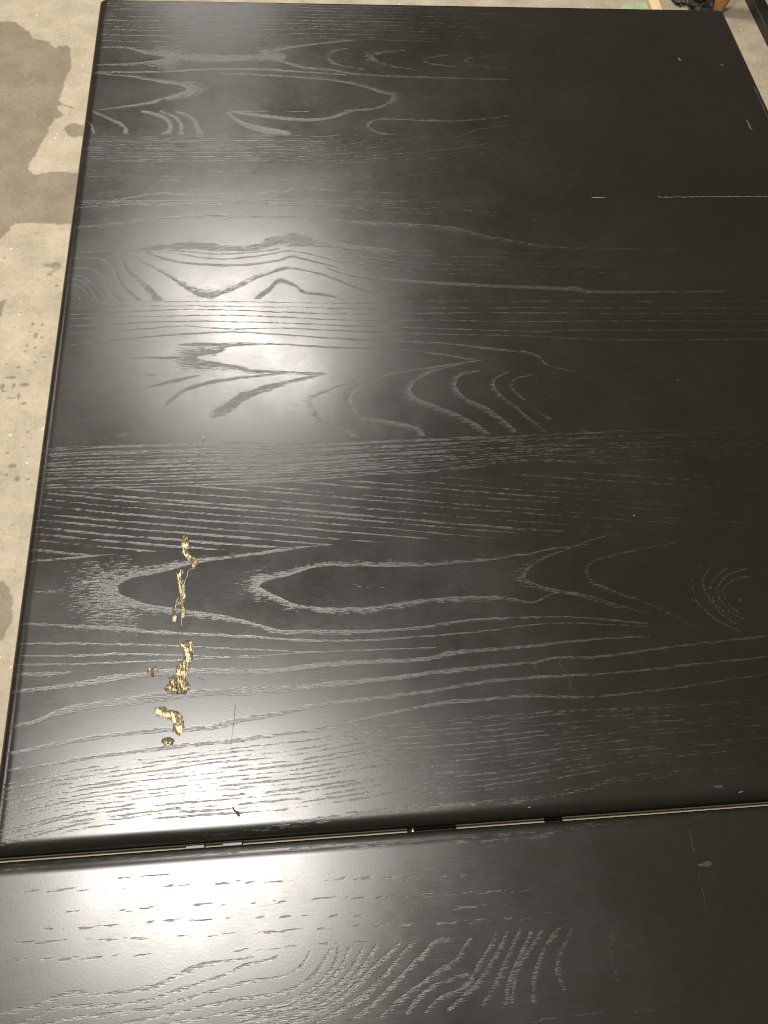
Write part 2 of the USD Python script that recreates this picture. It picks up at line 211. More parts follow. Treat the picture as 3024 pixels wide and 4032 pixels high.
GOUGES = """
1495,2902,1520,2884,1538,2849,1548,2814,1544,2747,1539,2707,1575,2665,1605,2637,1635,2608,1639,2575,1619,2536,1608,2514,1591,2515,1573,2539,1569,2579,1542,2613,1512,2648,1470,2680,1475,2710,1483,2730,1468,2750,1469,2798,1471,2838,1484,2879
1463,2515,1495,2516,1510,2489,1502,2470,1480,2458,1478,2426,1507,2405,1514,2379,1518,2340,1527,2307,1519,2276,1532,2237,1525,2193,1515,2149,1526,2136,1524,2111,1536,2098,1532,2042,1524,2005,1502,2000,1495,2038,1499,2087,1493,2125,1481,2132,1447,2128,1436,2116,1433,2066,1453,2034,1447,1973,1414,1965,1407,2006,1416,2048,1398,2074,1409,2098,1431,2122,1419,2145,1440,2166,1447,2216,1467,2227,1479,2208,1475,2252,1459,2279,1449,2324,1450,2382,1425,2441,1430,2480,1453,2479
1471,1823,1481,1792,1498,1764,1513,1748,1531,1777,1564,1787,1598,1774,1615,1755,1613,1701,1625,1694,1615,1653,1616,1612,1598,1560,1582,1526,1578,1485,1552,1434,1556,1394,1581,1370,1592,1340,1585,1307,1556,1274,1497,1272,1411,1283,1378,1302,1369,1337,1387,1364,1408,1380,1400,1432,1427,1436,1443,1452,1465,1434,1463,1498,1464,1538,1493,1572,1525,1599,1532,1634,1522,1694,1511,1713,1494,1731,1482,1762,1473,1787
1214,1535,1233,1540,1250,1522,1271,1544,1298,1536,1300,1496,1268,1492,1264,1451,1238,1447,1220,1466,1208,1495
1284,1134,1304,1155,1346,1169,1384,1161,1411,1132,1454,1129,1497,1110,1525,1081,1536,1053,1551,991,1547,943,1530,906,1504,891,1477,920,1460,959,1450,1025,1436,1048,1382,1062,1340,1070,1307,1094,1290,1112
1359,874,1379,889,1431,891,1463,873,1474,856,1455,814,1433,832,1387,821,1365,852
"""
SPLINTERS = """
1 1.90|1479,2770,1538,2771
1 0.71|1492,2736,1496,2695,1517,2658,1551,2609
0.6 0.81|1534,2667,1588,2631
0.9 0.60|1442,2473,1461,2394,1471,2323,1479,2243
0.7 1.08|1475,2511,1471,2446
0.7 1.08|1509,2340,1515,2219
0.9 1.36|1431,2029,1430,1980
0.9 0.54|1441,2159,1434,2103
0.9 0.81|1502,2112,1501,2025
0.6 0.81|1517,2061,1516,2012
0.55 1.63|1589,2571,1596,2524
0.9 0.81|1478,1798,1499,1749,1544,1705
0.95 1.90|1545,1687,1563,1632,1569,1591
0.7 0.81|1587,1756,1594,1684
0.8 2.71|1485,1473,1540,1458
0.9 0.43|1499,1554,1506,1501
0.9 0.43|1531,1593,1536,1517
0.9 0.43|1560,1550,1558,1504
0.8 0.54|1488,1398,1484,1341
0.9 0.81|1510,1397,1528,1338
0.9 0.43|1429,1390,1451,1360
0.5 0.81|1393,1341,1469,1308
0.6 1.08|1544,1320,1576,1336
0.45 1.08|1223,1523,1234,1517
0.45 1.08|1277,1526,1289,1514
1 2.71|1317,1121,1339,1098,1382,1084
0.9 1.63|1370,1096,1456,1085
1 1.36|1445,1075,1468,1024
1 2.44|1502,967,1529,933
0.6 1.08|1514,1076,1521,1032
0.6 0.65|1391,845,1433,842
"""
SCRATCHES = """
pale 0.55|1591,2518,1556,2507,1540,2475,1538,2442,1519,2404,1511,2359,1501,2315,1504,2226,1501,2137,1500,2075,1499,2025,1499,1927
pale 0.5|1467,2227,1451,2197,1441,2159
pale 0.4|1479,2243,1478,2189
grey 0.5|1655,4051,1640,3920,1633,3836,1611,3671,1598,3508
grey 0.5|1625,3800,1603,3636,1590,3494,1584,3354
grey 0.2|1585,3314,1548,3139,1505,2930
pale 1.6|1646,4058,1667,4047
pale 0.7|563,2421,726,2425
pale 1.2|872,2335,895,2341
pale 0.8|1053,2732,1109,2733
grey 0.5|1656,1414,1732,1386
grey 0.3|1705,1374,1749,1354
faint 0.35|4745,1396,4781,1211
faint 0.3|4983,1383,5044,1226,5067,1073
faint 0.3|5842,-176,5842,-386
faint 0.35|5847,-263,5838,-376
faint 0.25|5832,-550,5834,-720,5822,-862
pale 0.8|6062,2913,6077,2905
grey 1|6433,1941,6439,1915
grey 1|6920,1919,6919,1893
grey 1.3|5337,4731,5353,4706
grey 1.3|6978,4650,6996,4640
grey 3.2|8534,10698,8546,10658,8565,10618
grey 4|9153,10561,9199,10508
grey 2.4|9192,9264,9188,9143
grey 3.2|9184,9155,9195,9046
pale 0.7|6586,7673,6779,7672
pale 0.35|7476,7675,8053,7675,9012,7683
grey 1.2|9521,10024,9522,9640,9517,9304
grey 0.3|4397,2548,4443,2508,4460,2451
grey 0.25|4148,2254,4240,2132
dark 1.6|1973,266,1985,240,2006,222,2032,212
dark 2.2|2006,226,2019,200,2023,180
dark 0.45|1998,1149,1983,1012,1969,878,1955,820
dark 1.4|867,4974,886,4964
pale 0.6|4476,87,4503,87
pale 0.6|6369,85,6419,84
faint 2.6|6158,153,6243,147
faint 3|5850,-483,5970,-473
pale 0.6|3688,487,3703,489
"""
STAINS = """
1|-6447,23714,-5148,23703,-4735,23714,-4488,23461,-4241,23203,-4097,22871,-3891,22765,-3737,22731,-3518,22479,-3422,22591,-3233,22650,-3100,22487,-3036,21661,-3102,21238,-3130,20858,-3198,20383,-3198,20166,-3057,20084,-2715,19923,-2688,19857,-2917,19904,-3129,19984,-3208,19951,-3175,19820,-2994,19625,-3221,19462,-3363,19077,-3423,18700,-3509,18390,-3570,18054,-3644,17843,-3683,17590,-3537,17398,-3005,17471,-2557,17441,-2128,17425,-2262,15576,-2542,15592,-2784,15595,-2936,15637,-3786,15645,-3861,15511,-3848,15403,-4042,15060,-4747,13749
1|-2963,19079,-2802,19304,-2491,19210,-2457,18798,-2710,18718,-2882,18859
1|-3107,6342,-2916,6263,-2713,6080,-2627,5872,-2601,5535,-2647,5307,-2684,5017,-2753,4989,-2945,5129
1|-3913,13247,-3803,13196,-3662,13242,-3652,13097,-3686,12955,-3699,12649,-3833,12629
.5|-3062,14220,-2982,14308,-2735,14355,-2587,14315,-2575,14187,-2632,14036,-2772,14014,-2762,14089,-2964,14143
.5|-2661,13786,-2541,13834,-2460,13733,-2669,13687
.5|-2913,13991,-2771,14001,-2745,13913,-2867,13890
"""
SPOTS = """
-349,1519,3,5
-285,1592,4,6
-302,1577,3,3
-387,1450,4,5
-356,1299,3,4
-357,1281,3,4
-280,1396,7,5
-301,1247,4,7
-280,1244,4,7
-292,1214,7,10
-278,1208,4,4
-307,1186,5,5
-309,1169,5,4
-289,1180,4,5
-262,1360,4,6
-306,1226,4,3
-285,1230,3,2
-339,1239,2,2
-326,1237,2,2
-325,1529,11,2
-343,1136,5,4
-319,1126,7,5
-295,1118,10,3
-285,1139,4,4
-269,1153,9,4
-329,1099,16,5
-344,1076,6,10
-322,1076,4,10
-299,1079,12,6
-308,1050,4,16
-324,1044,13,3
-338,1062,9,3
-281,957,4,4
-314,906,6,4
-285,919,4,3
-271,897,5,3
-299,876,10,7
-287,844,6,8
-285,738,3,2
-261,460,3,3
-319,964,2,1
-280,1045,4,3
-295,1030,7,5
-309,854,6,4
-268,983,3,3
-266,842,5,3
"""

# ---------------------------------------------------------------- materials
def mat(name, nodes, links, surface='p.BSDF'): return usdkit.material(stage, '/World/Looks/' + name, nodes, links, surface=surface)
# black stained ash: "grain" is the early wood of each annual ring, broken into pore streaks that run along the board
def wood(name, base, pore, r_base, r_pore, haze, haze_r):
    n = {'g': ('geometry', {}), 'a': ('attribute', {'attribute': 'grain'}),
     'm1': ('mapping', {'scale': (115, 1000, 115)}), 'n1': ('noise_texture', {'scale': 1.0, 'detail': 2.5, 'roughness': 0.65}),
     'm2': ('mapping', {'scale': (60, 1500, 60)}), 'n4': ('noise_texture', {'scale': 1.0, 'detail': 2.0}),
     'n2': ('noise_texture', {'scale': 520.0, 'detail': 2.0}), 'n3': ('noise_texture', {'scale': 7.0, 'detail': 5.0, 'roughness': 0.65}),
     'peel': ('bump', {'strength': 1.0, 'distance': 0.000019}),
     'smear': ('map_range', {'from_min': 0.3, 'from_max': 0.7, 'to_min': -0.05, 'to_max': 0.06}),
     's': ('math', {'math_type': 'multiply_add', 'value2': 1.7, 'value3': -0.85}), 'sum': ('math', {'math_type': 'add'}),
     'm5': ('mapping', {'scale': (170, 1250, 170), 'location': (3.3, 7.7, 1.1)}), 'n5': ('noise_texture', {'scale': 1.0, 'detail': 1.5}), 'sk': ('map_range', {'from_min': 0.36, 'from_max': 0.60, 'to_min': 0.22, 'to_max': 1.0, 'clamp': True}), 'm0': ('math', {'math_type': 'multiply'}),
     'm': ('map_range', {'range_type': 'smoothstep', 'from_min': 0.34, 'from_max': 0.86, 'clamp': True}),
     'fib': ('map_range', {'from_min': 0.50, 'from_max': 0.72, 'to_min': 0.0, 'to_max': 0.22, 'clamp': True}), 'mm': ('math', {'math_type': 'add', 'use_clamp': True}),
     'col': ('mix_color', {'a': base, 'b': pore}), 'r': ('map_range', {'to_min': r_base, 'to_max': r_pore}), 'ra': ('math', {'math_type': 'add'}),
     'sp': ('map_range', {'to_min': 0.45, 'to_max': 0.62}), 'cw': ('map_range', {'to_min': haze, 'to_max': 0.0}),
     'inv': ('math', {'math_type': 'subtract', 'value1': 1.0}), 'relief': ('bump', {'strength': 1.0, 'distance': 0.00009}),
     'p': ('principled_bsdf', {'coat_roughness': haze_r})}
    l = [('g.position', 'm1.vector'), ('m1.vector', 'n1.vector'), ('g.position', 'm2.vector'), ('m2.vector', 'n4.vector'), ('g.position', 'n2.vector'), ('g.position', 'n3.vector'), ('n2.fac', 'peel.height'), ('n3.fac', 'smear.value'), ('peel.normal', 'p.coat_normal'),
     ('n1.fac', 's.value1'), ('a.fac', 'sum.value1'), ('s.value', 'sum.value2'), ('sum.value', 'm.value'), ('n4.fac', 'fib.value'), ('g.position', 'm5.vector'), ('m5.vector', 'n5.vector'), ('n5.fac', 'sk.value'), ('m.result', 'm0.value1'), ('sk.result', 'm0.value2'), ('m0.value', 'mm.value1'), ('fib.result', 'mm.value2'), ('mm.value', 'col.fac'), ('col.result', 'p.base_color'),
     ('mm.value', 'r.value'), ('r.result', 'ra.value1'), ('smear.result', 'ra.value2'), ('ra.value', 'p.roughness'), ('m0.value', 'cw.value'), ('cw.result', 'p.coat_weight'),
     ('m0.value', 'sp.value'), ('sp.result', 'p.specular_ior_level'), ('m0.value', 'inv.value2'), ('inv.value', 'relief.height'), ('peel.normal', 'relief.normal'), ('relief.normal', 'p.normal')]
    return mat(name, n, l)
WOOD = wood('black_stained_ash', (0.0080, 0.0070, 0.0052), (0.0125, 0.0115, 0.0095), 0.265, 0.44, 0.01, 0.48)
WOOD_NEAR = wood('black_stained_ash_near_half', (0.0080, 0.0070, 0.0052), (0.0125, 0.0115, 0.0095), 0.255, 0.44, 0.11, 0.48)
RAW = mat('bare_splintered_wood', {'g': ('geometry', {}), 'mp': ('mapping', {'scale': (1000, 520, 300)}), 'n': ('noise_texture', {'scale': 1.0, 'detail': 4.0, 'roughness': 0.75}),
    'a': ('attribute', {'attribute': 'tone'}), 's': ('math', {'math_type': 'multiply_add', 'value2': 1.7, 'value3': -0.85}), 'sum': ('math', {'math_type': 'add'}),
    'c': ('rgb_ramp', {'ramp': [(0, (0.030, 0.022, 0.011)), (0.25, (0.088, 0.068, 0.038)), (0.5, (0.21, 0.167, 0.096)), (0.75, (0.48, 0.415, 0.27)), (1.0, (0.72, 0.63, 0.43))]}), 'b': ('bump', {'strength': 1.0, 'distance': 0.0005}), 'p': ('principled_bsdf', {'roughness': 0.9, 'specular_ior_level': 0.1})},
    [('g.position', 'mp.vector'), ('mp.vector', 'n.vector'), ('n.fac', 's.value1'), ('a.fac', 'sum.value1'), ('s.value', 'sum.value2'), ('sum.value', 'c.fac'), ('c.color', 'p.base_color'), ('n.fac', 'b.height'), ('b.normal', 'p.normal')])
def plain(name, c1, c2, scale, rough, stretch=(1, 1, 1), detail=4.0, bump=0.0, metallic=0.0):
    return mat(name, {'g': ('geometry', {}), 'mp': ('mapping', {'scale': stretch}), 'n': ('noise_texture', {'scale': scale, 'detail': detail, 'roughness': 0.6}), 'c': ('rgb_ramp', {'ramp': [(0.3, c1), (0.7, c2)]}),
        'b': ('bump', {'strength': 1.0, 'distance': bump}), 'p': ('principled_bsdf', {'roughness': rough, 'metallic': metallic})},
        [('g.position', 'mp.vector'), ('mp.vector', 'n.vector'), ('n.fac', 'c.fac'), ('c.color', 'p.base_color')] + ([('n.fac', 'b.height'), ('b.normal', 'p.normal')] if bump else []))
SCUFF = {'pale': plain('pale_scratch', (0.16, 0.145, 0.12), (0.34, 0.31, 0.26), 600, 0.7), 'grey': plain('grey_scuff', (0.02, 0.019, 0.017), (0.055, 0.051, 0.046), 500, 0.7), 'faint': plain('faint_scuff', (0.009, 0.008, 0.007), (0.015, 0.014, 0.012), 500, 0.6), 'dark': plain('dark_scratch', (0.01, 0.008, 0.006), (0.03, 0.02, 0.015), 500, 0.8)}
PALE = plain('pale_beech', (0.38, 0.315, 0.22), (0.50, 0.42, 0.30), 30, 0.55, (1, 12, 1))
METAL = plain('brushed_grey_metal', (0.17, 0.175, 0.16), (0.26, 0.27, 0.25), 60, 0.7, (1, 14, 1))
BLACK = plain('black_lacquer', (0.010, 0.009, 0.007), (0.016, 0.014, 0.012), 40, 0.45, (1, 1, 1))
SACK = plain('black_plastic_sheet', (0.012, 0.011, 0.010), (0.03, 0.028, 0.025), 25, 0.7, bump=0.002)
BROWN = plain('brown_varnished_wood', (0.34, 0.165, 0.055), (0.50, 0.265, 0.10), 14, 0.4, (6, 6, 0.6))
GREEN = plain('light_green_plastic', (0.26, 0.40, 0.22), (0.36, 0.48, 0.30), 30, 0.5)
TAN = plain('tan_softwood', (0.62, 0.44, 0.24), (0.75, 0.57, 0.34), 10, 0.6, (10, 1, 10))
WHITE = plain('dull_white_plastic', (0.60, 0.58, 0.52), (0.72, 0.70, 0.64), 30, 0.45)

# concrete: "damp" is the darker stained area
FLOOR = mat('concrete', {'g': ('geometry', {}), 'a': ('attribute', {'attribute': 'damp'}), 'n0': ('noise_texture', {'scale': 55.0, 'detail': 5.0, 'roughness': 0.7}),
    's': ('math', {'math_type': 'multiply_add', 'value2': 0.9, 'value3': -0.45}), 'sum': ('math', {'math_type': 'add'}), 'm5': ('mapping', {'scale': (170, 1250, 170), 'location': (3.3, 7.7, 1.1)}), 'n5': ('noise_texture', {'scale': 1.0, 'detail': 1.5}), 'sk': ('map_range', {'from_min': 0.36, 'from_max': 0.60, 'to_min': 0.22, 'to_max': 1.0, 'clamp': True}), 'm0': ('math', {'math_type': 'multiply'}),
     'm': ('map_range', {'range_type': 'smoothstep', 'from_min': 0.34, 'from_max': 0.72, 'clamp': True}),
    'n1': ('noise_texture', {'scale': 11.0, 'detail': 7.0, 'roughness': 0.72}), 'c1': ('rgb_ramp', {'ramp': [(0.25, (0.26, 0.222, 0.162)), (0.5, (0.365, 0.314, 0.232)), (0.75, (0.46, 0.40, 0.302))]}),
    'n2': ('noise_texture', {'scale': 130.0, 'detail': 3.0, 'roughness': 0.6}), 'c2': ('rgb_ramp', {'ramp': [(0.28, (0.74, 0.73, 0.71)), (0.42, (0.95, 0.95, 0.95)), (0.62, (1, 1, 1)), (0.74, (1.14, 1.14, 1.13))]}),
    'x1': ('mix_color', {'blend_type': 'multiply', 'fac': 1.0, 'use_clamp': False}), 'dk': ('mix_color', {'blend_type': 'multiply', 'b': (0.57, 0.55, 0.525)}),
    'v': ('voronoi_texture', {'scale': 48.0, 'randomness': 1.0}), 'vr': ('rgb_ramp', {'ramp': [(0.0, (1, 1, 1)), (0.10, (1, 1, 1)), (0.16, (0, 0, 0)), (1, (0, 0, 0))]}), 'vb': ('rgb_to_bw', {}), 'vs': ('separate_color', {}), 'gt': ('math', {'math_type': 'greater_than', 'value2': 0.90}),
    'vm': ('math', {'math_type': 'multiply'}), 'chip': ('mix_color', {'b': (0.60, 0.52, 0.38)}), 'rr': ('map_range', {'to_min': 0.75, 'to_max': 0.5}),
    'b': ('bump', {'strength': 0.8, 'distance': 0.0012}), 'p': ('principled_bsdf', {'roughness': 0.75, 'specular_ior_level': 0.3})},
    [('g.position', k + '.vector') for k in ('n0', 'n1', 'n2', 'v')] + [('n0.fac', 's.value1'), ('a.fac', 'sum.value1'), ('s.value', 'sum.value2'), ('sum.value', 'm.value'), ('n1.fac', 'c1.fac'), ('n2.fac', 'c2.fac'), ('c1.color', 'x1.a'), ('c2.color', 'x1.b'),
     ('v.distance', 'vr.fac'), ('vr.color', 'vb.color'), ('v.color', 'vs.color'), ('vs.r', 'gt.value1'), ('vb.val', 'vm.value1'), ('gt.value', 'vm.value2'), ('x1.result', 'chip.a'), ('vm.value', 'chip.fac'), ('chip.result', 'dk.a'), ('m.result', 'dk.fac'), ('dk.result', 'p.base_color'),
     ('m.result', 'rr.value'), ('rr.result', 'p.roughness'), ('n2.fac', 'b.height'), ('b.normal', 'p.normal')])

# ---------------------------------------------------------------- floor
def sdist(poly, X, Y):                       # signed distance to a polygon's outline, positive inside
    d = np.full(X.shape, 1e9)
    for a, b in zip(poly, np.roll(poly, -1, 0)):
        v = b - a; t = np.clip(((X - a[0]) * v[0] + (Y - a[1]) * v[1]) / max(v @ v, 1e-9), 0, 1)
        d = np.minimum(d, np.hypot(X - a[0] - t * v[0], Y - a[1] - t * v[1]))
    return np.where(contains_xy(Polygon(poly).buffer(0), X, Y), d, -d)
fx = np.r_[np.linspace(-6000, -900, 18)[:-1], np.arange(-900, 60, 4.0), np.linspace(60, 7000, 24)]
fy = np.r_[np.linspace(-5000, 100, 18)[:-1], np.arange(100, 2660, 4.5), np.linspace(2660, 9000, 20)]
FX, FY = np.meshgrid(fx, fy)
damp = np.zeros(FX.shape); sel = (FX > -1000) & (FX < 60) & (FY > 90) & (FY < 2670)
sx, sy = FX[sel], FY[sel]; acc = np.zeros(sx.shape)
wob = (meshkit.fbm(np.c_[sx, sy, 0 * sx] / 30, 4, 5) - 0.5) * 16
for l in rows(STAINS):
    k, p = l.split('|'); k = float(k); w = 17 if k == 1 else 34
    acc = np.maximum(acc, (0.75 if k < 1 else 1.0) * np.clip(0.5 + (sdist(nums(p).reshape(-1, 2), sx, sy) + wob) / w, 0, 1))
for l in rows(SPOTS):
    x, y, a, b = nums(l, 1.0)
    acc = np.maximum(acc, 0.8 * np.clip(1.35 - np.hypot((sx - x + 0.25 * wob) / max(a, 3), (sy - y) / max(b, 3)) * 0.85, 0, 1))
damp[sel] = acc
def grid_faces(nx, ny):
    i = np.arange(nx - 1)[None, :] + nx * np.arange(ny - 1)[:, None]
    return np.stack([i, i + 1, i + nx + 1, i + nx], -1).reshape(-1, 4)
fl = obj('floor', (np.c_[FX.ravel(), FY.ravel(), 0 * FX.ravel()] / 1000, grid_faces(len(fx), len(fy))), FLOOR, attrs={'damp': damp.ravel()})
tag(fl, 'worn beige concrete floor with darker damp stains', 'floor', 'structure')

# ---------------------------------------------------------------- wood grain as a field over each board
rng = np.random.default_rng(7)
def smooth_path(p, w, step=4.0):
    """Catmull-Rom through the points, resampled every few millimetres."""
    q = np.vstack([2 * p[0] - p[1], p, 2 * p[-1] - p[-2]]); out, ow = [], []
    for i in range(1, len(q) - 2):
        a, b, c, d = q[i - 1:i + 3]; n = max(2, int(np.linalg.norm(c - b) / step)); t = (np.arange(n) / n)[:, None]
        out.append(0.5 * (2 * b + (c - a) * t + (2 * a - 5 * b + 4 * c - d) * t ** 2 + (3 * b - a - 3 * c + d) * t ** 3)); ow.append(w[i - 1] + (w[i] - w[i - 1]) * t[:, 0])
    return np.vstack(out + [p[-1:]]), np.r_[np.concatenate(ow), w[-1]]
def splat(F, X, Y, p, w, side, amp):
    for i in range(len(p) - 1):
        a, b = p[i], p[i + 1]; v = b - a; L2 = v @ v
        if L2 < 1e-9: continue
        W = max(w[i], w[i + 1]) * 1.15 + 0.8
        x0, x1 = np.searchsorted(X, (min(a[0], b[0]) - W, max(a[0], b[0]) + W)); y0, y1 = np.searchsorted(Y, (min(a[1], b[1]) - W, max(a[1], b[1]) + W))
        if x0 >= x1 or y0 >= y1: continue
        gx, gy = X[x0:x1][None, :] - a[0], Y[y0:y1][:, None] - a[1]
        t = np.clip((gx * v[0] + gy * v[1]) / L2, 0, 1); dx, dy = gx - t * v[0], gy - t * v[1]; d = np.hypot(dx, dy)
        ww = w[i] + (w[i + 1] - w[i]) * t; am = amp[i] + (amp[i + 1] - amp[i]) * t
        if side == 'S' or side == 'D':
            h = np.maximum(ww / 2, 0.35); val = np.clip((1.15 - d / h) * 1.6, 0, 1)
        else:
            s = np.sign(v[0] * gy - v[1] * gx) * (1 if side == 'L' else -1)
            val = np.where(s > 0, np.clip(1.08 - d / np.maximum(ww, 0.5), 0, 1) ** np.clip(0.55 + ww / 18, 0.6, 1.5), np.clip(1 - d / 0.9, 0, 1))
        np.maximum(F[y0:y1, x0:x1], val * am, out=F[y0:y1, x0:x1])
def n1(x, seed): return meshkit.noise(np.c_[x, 0 * x + seed * 3.7, 0 * x], seed)
PATHS = []
for k, l in enumerate(rows(TRACES)):
    h, p, w = l.split('|'); b, side, amp = h.split(); p, w = smooth_path(nums(p).reshape(-1, 2), nums(w))
    s = np.r_[0, np.cumsum(np.hypot(*np.diff(p, axis=0).T))]
    dash = 0.82 + 0.36 * (n1(s / 9, k) - 0.5) if side != 'D' else np.clip((n1(s / 7, k) - 0.33) * 3.5, 0.0, 1)
    p = p + np.c_[0 * s, (n1(s / 6, k + 50) - 0.5) * 0.9]
    PATHS.append((int(b), side, p, w * (0.8 + 0.5 * n1(s / 14, k + 90)), float(amp) * dash))
for k, l in enumerate(rows(FAMILIES)):
    h, p, q = l.split('|'); b, n, w, amp, dsh, jit = (float(v) for v in h.split()); p, q = nums(p).reshape(-1, 2), nums(q).reshape(-1, 2)
    p, _ = smooth_path(p, np.ones(len(p)), 8); q, _ = smooth_path(q, np.ones(len(q)), 8)
    xs = np.arange(min(p[0, 0], q[0, 0]), max(p[-1, 0], q[-1, 0]), 3.0)
    yp, yq = np.interp(xs, *p[np.argsort(p[:, 0])].T), np.interp(xs, *q[np.argsort(q[:, 0])].T)
    for i in range(int(n)):
        f = (i + 0.5 + (rng.random() - 0.5) * 2 * jit) / n; sd = 1000 * k + i
        y = yp + (yq - yp) * f + (n1(xs / 45, sd) - 0.5) * 1.0 + (n1(xs / 9, sd + 7) - 0.5) * 0.5
        da = np.clip(1 - dsh + dsh * 2.2 * (n1(xs / (8 if dsh > 0.6 else 18), sd + 3) - (0.35 if dsh > 0.6 else 0.25)), 0, 1)
        PATHS.append((int(b), 'S', np.c_[xs, y], w * (0.55 + 0.4 * rng.random()) * (0.7 + 0.6 * n1(xs / 25, sd + 11)), amp * da * (0.75 + 0.25 * rng.random()) * np.clip(1.35 - xs / 900, 0.55, 1)))

# ---------------------------------------------------------------- the table
table = thing('extension_table', 'black stained ash extension table with gouged top, seen from above', 'table')
GP = [nums(l).reshape(-1, 2) for l in rows(GOUGES)]
XL, XR, YB = 0.0, 963.0, 1198.0
def profile(d, a, h):                        # drop of a rounded edge, d = distance from the outermost line
    u = np.clip(1 - d / a, 0, 1); return h * (1 - np.sqrt(np.clip(1 - u * u, 0, 1)))
EDGE = np.array([0, 0.15, 0.5, 1.0, 1.8, 2.8, 4, 5.5, 7.2, 9, 11, 13, 15])
def board(b, y0, y1, parent, front=None, back=None, ystep=1.0, coarse=None):
    """One board of the glued-up top: a fine grid with the table's rounded edges, closed underneath. Returns its top grid."""
    x = np.r_[XL + EDGE, np.arange(XL + 17, XR - 15, 2.0), XR - EDGE[::-1]]
    y = np.arange(y0, y1, ystep) if coarse is None else np.r_[np.linspace(y0, coarse, 40)[:-1], np.arange(coarse, y1, ystep)]
    if b == 6: x = np.r_[x[x < 143], np.arange(143, 168, 0.5), x[x > 168.4]]; y = np.r_[np.arange(y0, 292, 0.5), np.arange(292, y1, 1.0)]
    if b == 7:
        x = np.r_[x[x < 134], np.arange(134, 168, 0.36), x[x > 168.2]]; y = np.r_[np.arange(y0, 52, 1.0), np.arange(52, 70, 0.6), np.arange(70, 122, 1.0), np.arange(122, min(y1, 293), 0.42)]
        y = y[y < y1]
    y = np.r_[y, y1]
    if front is not None: y = np.r_[y0 + EDGE, y[y > y0 + 15.6]]
    if back is not None: y = np.r_[y[y < y1 - 15.6], y1 - EDGE[::-1]]
    y = np.r_[y[:1] + (0 if front is not None else 0.004), y[1:-1], y[-1:] - (0 if back is not None else 0.004)]
    F = np.zeros((len(y), len(x)))
    for pb, side, p, w, amp in PATHS:
        if pb == b: splat(F, x, y, p, w, side, amp)
    X, Y = np.meshgrid(x, y)
    z = -np.maximum(profile(X - XL, 12, 9), 0) - profile(XR - X, 14, 9)
    if front is not None: z = z - profile(Y - y0, front, 9)
    if back is not None: z = z - profile(y1 - Y, back, 9)
    z = np.maximum(z, -9.0)
    nx, ny = len(x), len(y); quads = grid_faces(nx, ny); inside = np.zeros(len(quads), int); tone = None; zw = z
    if b in (6, 7):
        dep = np.zeros(X.shape); tone = np.zeros(X.shape)
        box_ = (X > 120) & (X < 225) & (Y > 40) & (Y < 300); px, py = X[box_], Y[box_]
        jig = (meshkit.noise(np.c_[px / 0.9, py / 1.1, 0 * px], 3) - 0.5) * 1.5
        D = np.full(px.shape, -99.0)
        for gi, g in enumerate(GP): D = np.maximum(D, sdist(g, px, py))
        dep[box_] = np.clip((D + jig) * 0.35, 0, 0.35) * (0.45 + 0.9 * meshkit.noise(np.c_[px / 0.9, py / 3.5, 0 * px], 4))
        tf = np.zeros(px.shape); frag = (meshkit.noise(np.c_[px / 0.6, py / 1.1, 0 * px], 11) - 0.5) * 1.5; fib = meshkit.noise(np.c_[px / 0.55, py / 3.0, 0 * px], 12) - 0.5
        for l in rows(SPLINTERS):
            h, p = l.split('|'); am, w = (float(v) for v in h.split()); q = nums(p).reshape(-1, 2)
            for a, c in zip(q[:-1], q[1:]):
                v = c - a; t = np.clip(((px - a[0]) * v[0] + (py - a[1]) * v[1]) / (v @ v), 0, 1)
                tf = np.maximum(tf, am * np.clip((1.25 - np.hypot(px - a[0] - t * v[0], py - a[1] - t * v[1]) / max(w, 0.5) + frag) * 3, 0, 1))
        tone[box_] = np.clip(0.30 + 0.50 * tf + 0.55 * fib + 0.18 * frag, 0.06, 1) * np.where(D + jig < 0.7, 0.45, 1)
        zw = z; z = z - dep
        cx, cy = X.ravel()[quads].mean(1), Y.ravel()[quads].mean(1); near = (cx > 120) & (cx < 225) & (cy > 40) & (cy < 300)
        cj = (meshkit.noise(np.c_[cx[near] / 0.9, cy[near] / 1.1, 0 * cx[near]], 3) - 0.5) * 1.5
        for gi, g in enumerate(GP):
            hit = sdist(g, cx[near], cy[near]) + cj > 0; t = inside[near]; t[hit] = gi + 1; inside[near] = t
    V = np.c_[X.ravel(), Y.ravel(), z.ravel()] / 1000 + [0, 0, TOP]
    # smooth normals come from the whole grid; the sides and underside are separate vertices
    rim = np.r_[np.arange(nx), np.arange(1, ny) * nx + nx - 1, (ny - 1) * nx + np.arange(nx - 2, -1, -1), np.arange(ny - 2, 0, -1) * nx]
    low = V[rim] * [1, 1, 0] + [0, 0, TOP - 0.024]; n = len(rim); o = len(V); k = np.arange(n); k2 = (k + 1) % n
    side = np.stack([o + k, o + n + k, o + n + k2, o + k2], -1)
    cen = np.array([[X.mean() / 1000, Y.mean() / 1000, TOP - 0.024]]); Vs = np.vstack([V, V[rim], low, cen])
    tri = lambda q: np.vstack([q[:, [0, 1, 2]], q[:, [0, 2, 3]]])
    faces = np.vstack([tri(quads[inside == 0]), tri(side), np.stack([o + n + k, o + 2 * n + 0 * k, o + n + k2], -1)])
    def normals(zz):
        g = np.gradient(zz, y, x); N = np.dstack([-g[1], -g[0], np.ones((ny, nx))]).reshape(-1, 3); return N / np.linalg.norm(N, axis=1)[:, None]
    fn = np.zeros((2 * n + 1, 3)); fn[:, 2] = -1; tang = V[np.roll(rim, -1)] - V[np.roll(rim, 1)]; sn = np.c_[tang[:, 1], -tang[:, 0], 0 * k]; sn /= np.linalg.norm(sn, axis=1)[:, None] + 1e-12
    fn[:n] = sn; fn[n:2 * n] = sn
